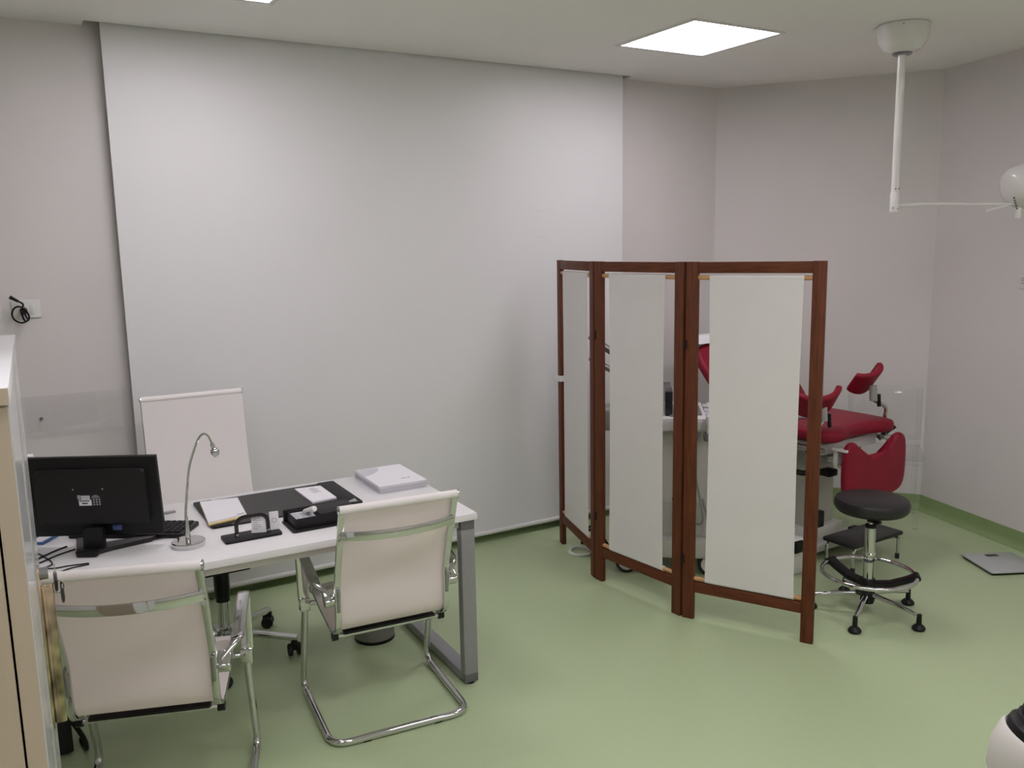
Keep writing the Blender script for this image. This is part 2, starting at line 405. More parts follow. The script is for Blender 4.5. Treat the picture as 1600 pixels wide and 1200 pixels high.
def visitor_chair(label, loc, rz):
    t = thing('visitor_chair', label, 'chair', loc, rz, 'white sling visitor chairs in front of the desk')
    hw = .198
    path = sling(VP, hw, t)
    back_bar(path, hw, .815, t)
    for s in (-1, 1):
        arm_loop(path, hw, s, t, .272, .655, .130, .420, .115, .55)
    # cantilever tube: one continuous chrome tube
    pts = rnd([(-.266, .115, .43), (-.270, .230, .016), (-.270, -.265, .016), (.270, -.265, .016), (.270, .230, .016), (.266, .115, .43)], .075, 7)
    o = MB().tube(pts, .0135, 14).build('cantilever_base', 'chrome', t)
    for gx in (-.14, .14): MB().box(gx-.016, gx+.016, -.272, -.252, 0, .008, .002).build('glide', 'black_plastic', o)
    m = MB(); m.tube([(-.205, -.135, .374), (.205, -.135, .374)], .0105, 12); o = m.build('rear_crossbar', 'chrome', t)
    for s in (-1, 1): MB().cyl((s*.200, -.135, .374), (s*.222, -.135, .374), .0165).build('crossbar_cap', 'black_plastic', o)
    MB().box(-.18, .18, -.160, -.115, .382, .392, .002).build('seat_batten', 'black_plastic', t)
    m = MB(); m.tube([(-.262, .16, .398), (.262, .16, .398)], .0105, 12); o = m.build('front_crossbar', 'chrome', t)
    for s in (-1, 1): MB().cyl((s*.258, .16, .398), (s*.272, .16, .398), .016).build('crossbar_cap', 'black_plastic', o)
    return t
visitor_chair('white sling visitor chair by the desk end, nearer the folding screen', (1.168, 3.095, 0), math.radians(-5))
visitor_chair('white sling visitor chair beside the tall cabinet, back towards us', (.318, 2.892, 0), math.radians(-19))

def caster(parent, x, y, r=.028, ang=0):
    M = RT((x, y, r), rz=ang)
    o = MB().box(-.012, .012, -.022, .022, .0, r+.022, .006, M=M).build('caster', 'black_plastic', parent)
    for s in (-1, 1): MB().lathe([(0, -.009), (r-.003, -.009), (r, -.005), (r, .005), (r-.003, .009), (0, .009)], 16, M @ RT((s*.019, 0, 0), ry=PI/2)).build('wheel', 'rubber', o)
    return o
EP = [(-.365, 1.142), (-.350, 1.02), (-.325, .86), (-.285, .70), (-.255, .59), (-.238, .53), (-.205, .49), (-.15, .478), (-.02, .485), (.12, .498), (.19, .492)]
t = thing('executive_chair', 'high-backed white swivel chair behind the desk', 'chair', (.715, 3.84, 0), PI)
path = sling(EP, .205, t, 6, 'mesh_hem')
MB().sheet([[(u*.205, sideframe_y(path, z)-.004, z) for u in (-1, -.5, 0, .5, 1)] for z in (1.01, 1.05, 1.09, 1.13)], .003).build('head_panel', 'mesh_hem', t, ang=80)
back_bar(path, .205, .98, t)
for s in (-1, 1):
    arm_loop(path, .205, s, t, .262, .675, .03, .50, .03, .60)
    MB().tube([(s*.258, .03, .49), (s*.20, .03, .462)], .012, 10).build('arm_strut', 'chrome', t)
MB().box(-.11, .11, -.10, .10, .415, .435, .006).build('mechanism', 'black_plastic', t)
MB().tube([(-.20, -.12, .455), (-.09, -.08, .43), (.09, -.08, .43), (.20, -.12, .455)], .012, 10).build('rear_spider', 'chrome', t)
MB().tube([(-.20, .03, .462), (-.09, .05, .43), (.09, .05, .43), (.20, .03, .462)], .012, 10).build('front_spider', 'chrome', t)
m = MB(); m.lathe([(0, .26), (.030, .26), (.031, .28), (.034, .285), (.034, .40), (.030, .42), (0, .42)], 20); m.build('column_boot', 'black_plastic', t)
m = MB(); m.lathe([(0, .085), (.027, .085), (.027, .27), (0, .27)], 20); m.build('gas_column', 'chrome', t)
m = MB(); m.lathe([(0, .075), (.038, .075), (.042, .09), (.042, .13), (.034, .14), (0, .14)], 20); m.build('base_hub', 'chrome', t)
for k in range(5):
    a = math.radians(40-72*k)-PI; c, s_ = math.cos(a), math.sin(a)
    sec = rrect(-.012, .012, -.016, .016, .006, 2)
    o = MB().tube([(c*.03, s_*.03, .112), (c*.18, s_*.18, .098), (c*.325, s_*.325, .082)], 0, sect=sec, up=(0, 0, 1)).build('base_arm', 'chrome', t)
    caster(o, c*.31, s_*.31, .028, a+.5)

# ================================================================= FOLDING SCREEN
D = [(2.8217, 4.2726), (2.6519, 3.6696), (2.7157, 3.0467), (3.0131, 2.497)]
HS = 1.72
t = thing('folding_screen', 'three-panel folding screen with dark brown wood frames and cream canvas', 'room divider', (2.70, 3.30, 0))
gaps = [(.055, .035), (.058, .062), (.058, .034)]       # free strip left and right of each canvas
for k in range(3):
    a = Vector((*D[k], 0)); b = Vector((*D[k+1], 0)); L = (b-a).length-.006; ang = math.atan2(b.y-a.y, b.x-a.x)
    loc = a-Vector((2.70, 3.30, 0)); rot = (0, 0, ang)
    pw, th = .056, .013
    for x0 in (.003, L-pw):
        MB().box(x0, x0+pw, -th, th, 0, HS, .0025).build('post', 'brown_wood', t, loc=loc, rot=rot)
    for z0, z1 in ((.138, .190), (HS-.052, HS-.0015)):
        MB().box(pw+.003, L-pw, -th+.001, th-.001, z0, z1, .002).build('rail', 'brown_wood_rail', t, loc=loc, rot=rot)
    gl, gr = gaps[k]; x0, x1 = pw+gl, L-pw-gr
    for zz in (.206, HS-.072):
        MB().tube([(pw+.001, 0, zz), (L-pw+.002, 0, zz)], .0105, 12).build('dowel', 'pale_wood', t, loc=loc, rot=rot)
    rows = []
    for i in range(15):
        f = i/14; z = .20+(HS-.066-.20)*f
        row = []
        for j in range(9):
            u = j/8; sag = .006*math.sin(PI*f)
            x = x0+sag*(1-u)*1.0-sag*u+(x1-x0)*u
            row.append((x, -.0125+.0015*math.sin(u*9+k)*math.sin(PI*f), z))
        rows.append(row)
    cv = MB().sheet(rows, .0012).build('canvas', 'canvas', t, ang=80, loc=loc, rot=rot)
    for zz in (.206, HS-.072):
        MB().tube([(x0, 0, zz), (x1, 0, zz)], .0135, 14).build('canvas_sleeve', 'canvas', cv)
for k, zs in ((1, (1.34, .36)), (2, (1.34, .30))):
    for z in zs:
        MB().cyl((D[k][0]-2.70-.012, D[k][1]-3.30-.012, z-.022), (D[k][0]-2.70-.012, D[k][1]-3.30-.012, z+.022), .0055, n=10).build('hinge', 'black_plastic', t)
# small white clamp on the screen's outer post
t2 = thing('clamp', 'small white clip with a grey knob on the screen\'s outer post', 'clip', (2.815, 4.245, 1.03))
MB().tube(rnd([(-.045, -.005, 0), (-.045, -.055, 0), (.055, -.055, 0), (.055, .0, 0)], .01, 4), 0, sect=rrect(-.017, .017, -.003, .003, .001, 1), up=(0, 0, 1)).build('band', 'white_plastic', t2)
MB().sphere((.03, -.075, -.03), .019, 14).build('knob', 'mid_grey', t2)
MB().cyl((.03, -.055, -.012), (.03, -.075, -.03), .008).build('screw', 'mid_grey', t2)

# ================================================================= WALL ITEMS
t = thing('acrylic_panel', 'clear acrylic sheet fixed to the wall above the monitor', 'panel', (.14, YW, .952))
MB().prism(rrect(-.52, .332, 0, .199, .004, 3), 0, .004, M=RT((0, -.012, 0), rx=PI/2)).build('sheet', 'acrylic_panel', t)
for x in (-.045, -.47, .25)[:2]:
    o = MB().lathe([(0, 0), (.007, 0), (.0075, .004), (.005, .007), (0, .007)], 14, RT((x, -.016, .093), rx=PI/2)).build('screw', 'dark_steel', t)
    MB().lathe([(0, 0), (.006, 0), (.006, .012), (0, .012)], 12, RT((x, 0, .093), rx=PI/2)).build('standoff', 'brushed_steel', o)
def outlet(name, x, label, y=YW, z=1.561, wd=.118, loc=None, rz=0):
    t = thing(name, label, 'socket', loc or (x, y, z), rz, 'white wall plates')
    MB().prism(rrect(-wd/2, wd/2, -.041, .041, .005, 3), 0, .008, M=RT((0, 0, 0), rx=PI/2), bev=.002).build('plate', 'white_plastic', t)
    for i in range(3 if wd > .1 else 1):
        x0 = -.034+i*.023 if wd > .1 else -.011
        MB().box(x0+.001, x0+.022, -.0105, -.006, -.022, .022, .001).build('module', 'white_enamel', t)
    return t
outlet('wall_socket', .082, 'white wall socket with a black cable plugged in')
outlet('wall_socket', -.079, 'white wall socket at the left edge beside the plugged one')
wd_ = Vector((CB[0]-CR[0], CB[1]-CR[1], 0)).normalized()
t = outlet('wall_switch', 0, 'small wall plate at the right edge of the picture', loc=(CB[0]-.26*.69-.002-.0, CB[1]-.69, 1.553), rz=math.atan2(wd_.y, wd_.x)-PI, wd=.085)
for i, z in enumerate((-.012, .002, .014)): MB().box(-.016, .016, -.0125, -.0105, z, z+.006).build('print', 'print_grey', t)
t = thing('power_cord', 'coiled black cable hanging from the wall socket', 'cable', (.082, YW, 1.55))
MB().lathe([(0, 0), (.016, 0), (.017, .03), (.010, .042), (0, .042)], 14, RT((-.012, -.009, .005), rx=PI/2)).build('plug', 'black_plastic', t)
pts = [(-.012, -.045, .0), (-.005, -.06, -.02), (.0, -.055, -.038), (-.025, -.05, -.048), (-.05, -.045, -.035), (-.06, -.04, -.01), (-.05, -.045, .018), (-.028, -.05, .026), (-.006, -.05, .010), (.006, -.05, -.015), (.004, -.045, -.035), (-.01, -.04, -.042), (-.018, -.04, -.02), (-.022, -.045, .01), (-.012, -.05, .035), (-.035, -.055, .055)]
MB().tube(smooth_path(pts, 6), .0042, 8).build('cord', 'black_plastic', t)
MB().tube([(-.03, -.054, .05), (-.062, -.056, .072)], [.0065, .0085], 10).build('connector', 'black_plastic', t)

# ================================================================= THE CABINET AT LEFT
CZ = 1.645; near_y, far_y = 1.231, 2.05
t = thing('cabinet', 'tall white two-door cabinet with cream edges at the left edge', 'cabinet', (-.0085, near_y, 0), -math.radians(1.25))
W = far_y-near_y; DT = .024; DC = .46
MB().box(-DC, .002, -.002, W+.002, CZ-.022, CZ, .001).build('top_board', 'cabinet_white', t)
# cream edging of the board end
MB().box(-DC, .001, -.0035, -.002, CZ-.022, CZ-.001, 0).build('edge_band', 'cream_board', t)
m = MB()
m.box(-DC, -DT-.003, 0, .02, .04, CZ-.023); m.build('side_panel', 'cream_board', t)
MB().box(-DC, -DT-.003, W-.02, W, .04, CZ-.023).build('side_panel', 'cream_board', t)
MB().box(-DC, -DC+.01, .02, W-.02, .04, CZ-.023).build('back_panel', 'cream_board', t)
MB().box(-DC+.01, -DT-.004, .02, W-.02, .04, .06).build('bottom_board', 'cream_board', t)
MB().box(-DC+.02, -.05, .02, W-.02, 0, .04).build('plinth', 'mid_grey', t)
seam = W*.50
for y0, y1, nm in ((.001, seam-.002, 'near'), (seam+.002, W-.001, 'far')):
    d = MB().box(-DT, -.0015, y0, y1, .045, CZ-.026, 0).build('door', 'cream_board', t)
    MB().box(-.0015, 0, y0, y1, .045, CZ-.026, 0).build('door_face', 'cabinet_white', d)
    MB().box(-.001, .0015, (y1-.02) if nm == 'near' else y0, y1 if nm == 'near' else y0+.02, .045, CZ-.026, .0005).build('door_edge_strip', 'brushed_steel', d)
    if nm == 'far':
        h = MB(); yy = y0+.075
        h.box(.0, .004, yy-.018, yy+.018, .945, 1.250, .001); hb = h.build('lock_plate', 'brass', d)
        MB().box(.004, .024, yy-.010, yy+.010, .950, 1.215, .003).build('pull_handle', 'brass', hb)
        MB().cyl((.004, yy, 1.238), (.018, yy, 1.238), .011).build('lock_barrel', 'dark_steel', hb)
t_keys = thing('key_ring', 'two keys with dark grey heads in the cabinet lock', 'keys', (.018, near_y+seam+.077, 1.215))
def key(loc, rx):
    o = MB().box(-.003, .003, -.018, .018, -.013, .013, .004, M=RT(loc, rx=rx)).build('key_head', 'black_vinyl', t_keys)
    MB().box(-.001, .001, -.004, .004, .010, .034, 0, M=RT(loc, rx=rx)).build('key_blade', 'brushed_steel', o)
key((.013, 0, .004), .2); key((.022, .004, -.020), .9)
m = MB(); m.tube([(.016+.010*math.cos(a), .002, -.008+.012*math.sin(a)) for a in [2*PI*i/20 for i in range(20)]], .0012, 6, closed=True); m.build('ring', 'brushed_steel', t_keys)

# ================================================================= ON THE DESK
Z0 = DZ
def slab(name, pts, z0, z1, m, parent=None, bev=0, o=(0, 0)):
    return MB().prism([(p[0]-o[0], p[1]-o[1]) for p in pts], z0, z1, bev=bev).build(name, m, parent)
# monitor
t = thing('computer_monitor', 'black computer monitor seen from behind on the desk', 'monitor', (.223, 3.415, Z0), math.radians(-29))
# local -y is its back (towards us)
MW = .472; zb, zt = .045, .348
TM = RT((0, 0, .045), rx=math.radians(5))
m = MB(); m.box(-MW/2, MW/2, -.012, .012, 0, .303, .005, 3, M=TM); m.build('housing', 'black_plastic', t)
m = MB(); m.prism(rrect(-.200, .200, .055, .262, .012), 0, .022, M=TM @ RT((0, -.012, 0), rx=PI/2), bev=.010, seg=3); bk = m.build('rear_bulge', 'black_leather', t)
m = MB(); m.box(-MW/2+.014, MW/2-.014, .0115, .0125, .025, .29, 0, M=TM); m.build('screen', 'screen_dark', t)
B = TM @ RT((0, -.0345, 0), rx=PI/2)
def patch(x0, x1, z0, z1, mt, nm='sticker'): MB().prism([(x0, z0), (x1, z0), (x1, z1), (x0, z1)], 0, .0008, M=B).build(nm, mt, bk)
patch(-.045, .000, .128, .150, 'paper'); patch(-.035, -.004, .1505, .166, 'paper_grey')
patch(-.048, -.037, .152, .168, 'print_grey', 'print')
B = TM @ RT((0, -.0354, 0), rx=PI/2)
patch(-.042, -.006, .1445, .148, 'print_dark', 'print'); patch(-.034, -.014, .134, .139, 'print_dark', 'print')
B = TM @ RT((0, -.0345, 0), rx=PI/2)
for i in range(9):
    x = .006+(i % 3)*.010; z = .129+(i//3)*.009; patch(x, x+.006, z, z+.0055, 'print_grey', 'print')
MB().prism([(.0165+.015*math.cos(a), .156+.012*math.sin(a)) for a in [PI*i/10 for i in range(11)]], 0, .0008, M=B).build('print', 'mid_grey', bk)
for x in (-.06, .045): MB().lathe([(0, 0), (.003, 0), (.003, .002), (0, .002)], 8, TM @ RT((x, -.034, .19), rx=PI/2)).build('screw', 'grey_plastic', bk)
# blue video plug low on the back
MB().box(.068, .100, -.050, -.0345, .035, .052, .003, M=TM).build('video_plug', 'navy_print', bk)
m = MB(); m.prism(rrect(-.035, .035, -.012, .075, .008), 0, .028, M=RT((0, -.040, .012), rx=math.radians(84)), bev=.006); m.build('stand_column', 'black_plastic', t)
base = [(-.118, .052), (-.10, .060), (-.055, .055), (-.03, -.025), (.10, .045), (.175, .065), (.17, .03), (.06, -.050), (.03, -.098), (-.05, -.098), (-.055, -.070)]
m = MB(); m.prism(base, .0005, .016, bev=.004); m.build('stand_base', 'black_vinyl', t)
MB().box(-.038, .036, -.125, -.085, .0005, .022, .007, 3).build('stand_heel', 'black_plastic', t)
# keyboard
t = thing('keyboard', 'black keyboard lying between monitor and desk lamp', 'keyboard', (.350, 3.5268, Z0), math.radians(-33))
m = MB(); m.prism(rrect(-.222, .222, -.08, .08, .008), .0005, .016, bev=.003); body = m.build('keyboard_body', 'black_plastic', t)
keyme = None
for r in range(6):
    n = 18
    for c in range(n):
        if r == 0 and 4 <= c <= 8:
            if c != 4: continue
            wk = .023*5
        else: wk = .023
        x = -.207+c*.023; y = -.062+r*.0235
        if keyme is None:
            o = MB().box(0, .019, 0, .018, .0165, .0215, .0015, 1).build('key', 'black_leather', t); keyme = o.data; o.location = (x, y, 0)
        else:
            o = bpy.data.objects.new('key', keyme); COL.objects.link(o); o.parent = t; o.location = (x, y, 0); o.scale = ((wk-.004)/.019, 1, 1)
cab = smooth_path([(.17, -.078, .006), (.13, -.10, .004), (.10, -.13, .004), (.06, -.165, .004), (.01, -.19, .004), (-.03, -.20, .004)], 6)
MB().tube(cab, .0022, 8).build('keyboard_cable', 'black_plastic', t)
# desk lamp
t = thing('desk_lamp', 'chrome gooseneck desk lamp on a round base', 'lamp', (.498, 3.243, Z0))
m = MB(); m.lathe([(0, 0), (.058, 0), (.060, .003), (.060, .017), (.057, .020), (.012, .022), (0, .022)], 40); m.build('lamp_base', 'chrome', t)
m = MB(); m.lathe([(0, .020), (.0095, .020), (.0085, .05), (.0055, .095), (.005, .11), (0, .11)], 16); m.build('lamp_socket', 'chrome', t)
pts = smooth_path([(-.003, 0, .10), (.003, 0, .16), (.012, 0, .225), (.024, 0, .295), (.043, 0, .350), (.063, 0, .394), (.082, 0, .409), (.097, 0, .398), (.107, 0, .375), (.111, 0, .362)], 8)
m = MB(); m.tube(pts, .0042, 10); m.build('gooseneck', 'chrome', t)
m = MB(); m.lathe([(0, 0), (.006, 0), (.008, .008), (.0075, .016), (.005, .02), (0, .02)], 14, RT((.108, 0, .372), ry=math.radians(165))); m.build('lamp_collar', 'chrome', t)
m = MB(); m.sphere((.117, 0, .338), .0165, 18); m.build('lamp_head', 'chrome', t)
m = MB(); m.cyl((.121, 0, .324), (.1225, 0, .3185), .010); m.build('bulb_cover', 'white_plastic', t)
MB().tube(smooth_path([(-.028, -.004, .003), (-.034, .02, .030), (-.02, .05, .012), (-.01, .075, .004)], 6), .0018, 6).build('lamp_cord', 'black_plastic', t)
# desk pad
t = thing('desk_pad', 'black leather desk pad with folded side flaps', 'desk pad', (.92, 3.58, Z0))
MB().prism(rrect(-.31, .31, -.198, .198, .012), .0005, .005, bev=.0015).build('pad_base', 'black_leather', t)
MB().prism(rrect(-.235, .235, -.194, .196, .004), .005, .0062).build('writing_surface', 'grey_leather', t)
for s in (-1, 1): MB().prism(rrect(min(s*.31, s*.232), max(s*.31, s*.232), -.197, .197, .010), .005, .0092, bev=.0015).build('side_flap', 'black_leather', t)
MB().prism([(.29, -.185), (.295, -.135), (.235, -.175)], .0092, .0100).build('corner_plate', 'brushed_steel', t)
MB().box(.185, .232, -.150, -.142, .0092, .0115, .001).build('pen_loop', 'brushed_steel', t)
# notepad (white with yellow layer)
N4 = [(.602, 3.405), (.758, 3.436), (.783, 3.705), (.630, 3.728)]
t = thing('notepad', 'white notepad with a yellow lower edge on the desk pad', 'notepad', (.69, 3.57, Z0+.0095))
slab('backing', N4, 0, .006, 'yellow_paper', t, o=(.69, 3.57))
top = [(p[0]*.985+.69*.015, p[1]+(.010 if i < 2 else 0)) for i, p in enumerate(N4)]
slab('sheets', top, .006, .012, 'paper', t, o=(.69, 3.57))
slab('print', [(.722, 3.452), (.752, 3.458), (.7525, 3.464), (.7225, 3.458)], .012, .0124, 'print_dark', t, o=(.69, 3.57))
# prescription card
C4 = [(1.040, 3.478), (1.150, 3.492), (1.150, 3.712), (1.036, 3.726)]
t = thing('prescription_pad', 'small white pad with grey print on the desk pad', 'pad', (1.095, 3.60, Z0+.0065))
slab('sheets', C4, 0, .007, 'paper', t, o=(1.095, 3.60))
for i in range(6):
    y = 3.615+i*.014; x0 = 1.085+(i % 2)*.006; x1 = 1.125-((i*7) % 3)*.005
    slab('print', [(x0, y), (x1, y), (x1, y+.006), (x0, y+.006)], .007, .0073, 'print_grey', t, o=(1.095, 3.60))
# business card holder
t = thing('card_holder', 'black card holder with a metal arch on the desk', 'card holder', (.720, 3.213, Z0))
MB().prism(rrect(-.105, .105, -.046, .046, .006), .0005, .010, bev=.002).build('base_plate', 'black_leather', t)
arch = rnd([(-.055, -.005, .008), (-.055, -.005, .082), (.062, -.005, .082), (.062, -.005, .008)], .035, 7)
o = MB().tube(arch, 0, sect=rrect(-.0035, .0035, -.0075, .0075, .0025, 2), up=(0, 1, 0)).build('arch', 'black_gloss', t)
for x in (-.055, .062): MB().lathe([(0, 0), (.006, 0), (.005, .003), (0, .003)], 10, RT((x, -.013, .018), rx=PI/2)).build('rivet', 'brushed_steel', o)
t = thing('business_card', 'white business card with grey text under the arch', 'card', (.748, 3.212, Z0+.0103))
MB().box(-.028, .028, 0, .003, 0, .070, 0).build('card_stock', 'paper', t, rot=(-.12, .05, -.25))
for i in range(6): MB().box(-.022, -.022+.018+(i*5 % 3)*.006, -.0006, .0001, .014+i*.008, .0165+i*.008).build('print', 'print_grey', t, rot=(-.12, .05, -.25))
t = thing('business_card', 'narrow white card with a round emblem beside the arch leg', 'card', (.809, 3.215, Z0+.0103))
MB().box(-.017, .017, 0, .003, 0, .070, 0).build('card_stock', 'paper', t, rot=(-.14, .0, -.15))
MB().tube([(.008*math.cos(a), -.0006, .036+.008*math.sin(a)) for a in [2*PI*i/16 for i in range(16)]], .0012, 5, closed=True).build('emblem', 'print_grey', t, rot=(-.14, 0, -.15))
# black desk organizer
t = thing('desk_organizer', 'black leather desk organizer box with an open tray', 'organizer', (1.00, 3.235, Z0))
MB().prism(rrect(-.138, .138, -.082, .082, .010), .0005, .007, bev=.002).build('base_plate', 'black_leather', t)
m = MB(); X0, X1, Y0, Y1, H = -.122, .126, -.062, .062, .048
m.box(X0, X0+.006, Y0, Y1, .007, H, .001); m.box(-.028, -.022, Y0+.006, Y1-.006, .007, H-.001, .001)
m.box(X0+.006, X1, Y0, Y0+.006, .007, H, .001); m.box(X0+.006, X1, Y1-.006, Y1, .007, H, .001); m.box(X1-.006, X1, Y0+.006, Y1-.006, .007, H, .001)
m.build('box_walls', 'black_leather', t)
MB().prism(rrect(-.024, X1+.001, Y0-.001, Y1+.001, .004), H, H+.006, bev=.002).build('lid', 'black_leather', t)
MB().box(X0-.01, X1, Y1+.001, Y1+.018, .007, H+.006, .003).build('back_ledge', 'black_leather', t)
t = thing('memo_block', 'small printed memo sheets in the organizer tray', 'paper', (.928, 3.235, Z0+.0072))
MB().box(-.040, .040, -.052, .052, 0, .034, .001).build('sheets', 'paper_grey', t)
for i in range(4):
    for j in range(3): MB().box(-.034+j*.022, -.020+j*.022, -.046+i*.022, -.036+i*.022, .034, .0344).build('print', 'print_grey', t)
t = thing('correction_pen', 'white marker leaning out of the desk organizer', 'pen', (.948, 3.225, Z0+.046))
Mp = RT((0, 0, .012), rx=math.radians(68), rz=math.radians(14))
MB().lathe([(0, -.038), (.0095, -.038), (.0095, -.030), (.0125, -.029), (.0125, .040), (.010, .047), (0, .050)], 18, Mp).build('barrel', 'white_enamel', t)
MB().lathe([(0, -.046), (.006, -.046), (.0097, -.036), (.0097, -.030), (0, -.030)], 14, Mp).build('tip', 'black_plastic', t)
MB().box(-.002, .002, .0118, .013, -.01, .022, 0, M=Mp @ RT((0, 0, 0), rz=PI/2+.6)).build('print', 'print_dark', t)
# brochure stack
for (dx, dy, h0, h1), mt, lb in zip(((0, 0, .0005, .011), (.001, -.002, .0112, .0215), (-.002, .001, .0217, .030)), ('paper_grey', 'paper_grey', 'paper'),
        ('lowest thick brochure of the stack at the desk\'s right end', 'second brochure from the bottom of the desk\'s right-end stack', 'white brochure directly under the swirl-printed top one')):
    t = thing('brochure', lb, 'brochure', (1.455, 3.635, Z0), math.radians(-1), 'brochures stacked on the desk')
    MB().box(-.112+dx, .112+dx, -.165+dy, .165+dy, h0, h1, .0008, 1).build('booklet', mt, t)
    for k in (.35, .7): MB().box(-.1122+dx, .1122+dx, -.1652+dy, .1652+dy, h0+(h1-h0)*k, h0+(h1-h0)*k+.0006).build('page_edge', 'print_grey', t)
t = thing('brochure', 'top white brochure with a pale swirl and small logo', 'brochure', (1.455, 3.634, Z0+.0302), math.radians(-1.5), 'brochures stacked on the desk')
MB().box(-.113, .113, -.167, .165, 0, .005, .0008, 1).build('booklet', 'paper', t)
sw = [(-.112, .02), (-.06, .055), (-.02, .10), (-.005, .15), (-.03, .164), (-.112, .164)]
MB().prism([(p.x, p.y) for p in smooth_path([(*q, 0) for q in sw[:4]], 5)]+[(-.112, .164)], .005, .0053).build('swirl_print', 'paper_grey', t)
for i in range(4): MB().box(.018+i*.012, .026+i*.012, -.095, -.088+(i % 2)*.008, .005, .0053).build('logo_print', 'print_grey', t)
# items left of the monitor
t = thing('booklet', 'blue booklet on the desk left of the monitor', 'booklet', (.01, 3.66, Z0), math.radians(-35))
MB().box(-.11, .085, -.075, .075, .0005, .010, .001).build('cover', 'blue_cover', t)
MB().box(.03, .075, -.07, .07, .010, .0104).build('print', 'paper', t)
t = thing('telephone', 'dark telephone lying on the blue booklet', 'phone', (-.035, 3.665, Z0+.0106), math.radians(-30))
MB().prism(rrect(-.085, .045, -.035, .035, .012), 0, .028, bev=.006).build('body', 'black_plastic', t)
for i in range(3): MB().box(-.06+i*.03, -.04+i*.03, -.02, .02, .028, .030, .001).build('button', 'mid_grey', t)
t = thing('carton', 'white carton with dark blue print behind the monitor\'s left edge', 'box', (-.035, 3.80-.06, Z0+.0005), math.radians(-20))
MB().box(-.11, .052, .03, .075, 0, .30, .002).build('carton_body', 'paper', t)
for x, z, s in ((.01, .20, .03), (.02, .13, .022), (-.01, .235, .02)): MB().box(x, x+s, .0295, .030, z, z+s*1.1).build('print', 'navy_print', t)
t = tag(MB().box(-.022, .022, -.006, .006, .0003, .010, .002).build('eraser', 'grey_plastic', loc=(.505, 3.70, Z0), rot=(0, 0, .1)), 'small grey eraser beside the keyboard end', 'eraser')
def cable(pts, label, r=.0028):
    P = smooth_path([(*p, Z0+r+.0008) if len(p) == 2 else p for p in pts], 7)
    o0 = P[0].copy(); o = MB().tube([p-o0 for p in P], r, 8).build('cable', 'black_plastic'); o.location = o0
    tag(o, label, 'cable', 'black cables behind the monitor'); return o
cable([(.11, 3.47), (.06, 3.43), (-.005, 3.36), (-.06, 3.32)], 'thick black cable curving from the monitor lower edge to the cabinet', .0034)
cable([(.135, 3.42), (.075, 3.385), (.02, 3.335), (-.05, 3.28)], 'black cable running from the monitor base towards the cabinet keys', .003)
cable([(.165, 3.235), (.10, 3.245), (.05, 3.25), (-.01, 3.30)], 'thin black cable leaving the monitor stand heel straight left', .0024)
cable([(.165, 3.222), (.105, 3.215), (.06, 3.19), (.01, 3.185)], 'nearest thin black cable at the desk front edge behind the chair back', .0024)
cable([(-.01, 3.50), (.025, 3.42), (.055, 3.31), (.035, 3.275), (-.03, 3.25)], 'thin black cable looping down from the blue booklet', .0024)
# computer tower under the desk
t = thing('computer_tower', 'black computer tower on the floor under the desk\'s left end', 'computer', (-.03, 3.52, 0))
MB().box(-.09, .09, -.19, .20, .012, .37, .006).build('case', 'black_plastic', t)
MB().box(-.085, .085, -.196, -.19, .02, .36, .003).build('rear_panel', 'black_vinyl', t)
for sx in (-.07, .07):
    for sy in (-.15, .16): MB().lathe([(0, 0), (.014, 0), (.014, .012), (0, .012)], 12, RT((sx, sy, 0))).build('foot', 'rubber', t)
MB().tube(smooth_path([(.04, -.196, .22), (.09, -.235, .16), (.125, -.22, .07), (.13, -.19, .012), (.12, -.10, .008)], 7), .009, 8).build('power_lead', 'black_plastic', t)
# wastebasket
t = thing('wastebasket', 'dark grey metal wastebasket under the desk', 'bin', (1.352, 3.650, 0))
MB().lathe([(0, .002), (.088, .002), (.092, .006), (.102, .27), (.104, .272), (.104, .276), (.100, .276), (.089, .012), (0, .012)], 36).build('basket', 'bin_metal', t)
MB().lathe([(.0895, 0), (.094, 0), (.094, .014), (.0895, .014)], 36).build('base_ring', 'black_plastic', t)

# ================================================================= SWIVEL STOOL
t = thing('swivel_stool', 'round black stool with chrome foot ring on casters', 'stool', (3.495, 2.59, 0))
m = MB(); m.lathe([(0, .525), (.10, .523), (.150, .522), (.165, .528), (.1725, .542), (.172, .562), (.164, .578), (.14, .586), (.08, .588), (0, .588)], 40); m.build('seat', 'black_vinyl', t)
m = MB(); m.lathe([(0, .505), (.10, .508), (.155, .518), (.163, .526), (0, .526)], 40); m.build('seat_underside', 'black_plastic', t)
m = MB(); m.lathe([(0, .44), (.012, .44), (.012, .49), (.02, .495), (.022, .506), (0, .506)], 20); m.build('piston', 'chrome', t)
m = MB(); m.box(-.016, .016, -.05, .012, .462, .476, .004); m.build('height_lever', 'black_plastic', t)
m = MB(); m.lathe([(0, .435), (.0265, .435), (.0265, .447), (.024, .45), (0, .45)], 20); m.build('column_cap', 'black_plastic', t)
m = MB(); m.lathe([(0, .10), (.025, .10), (.025, .29), (.029, .295), (.029, .305), (.025, .31), (.025, .436), (0, .436)], 24); m.build('column', 'chrome', t)
m = MB(); m.tube([(.215*math.cos(2*PI*i/48), .215*math.sin(2*PI*i/48), .205) for i in range(48)], .0105, 12, closed=True); ring = m.build('foot_ring', 'chrome', t)
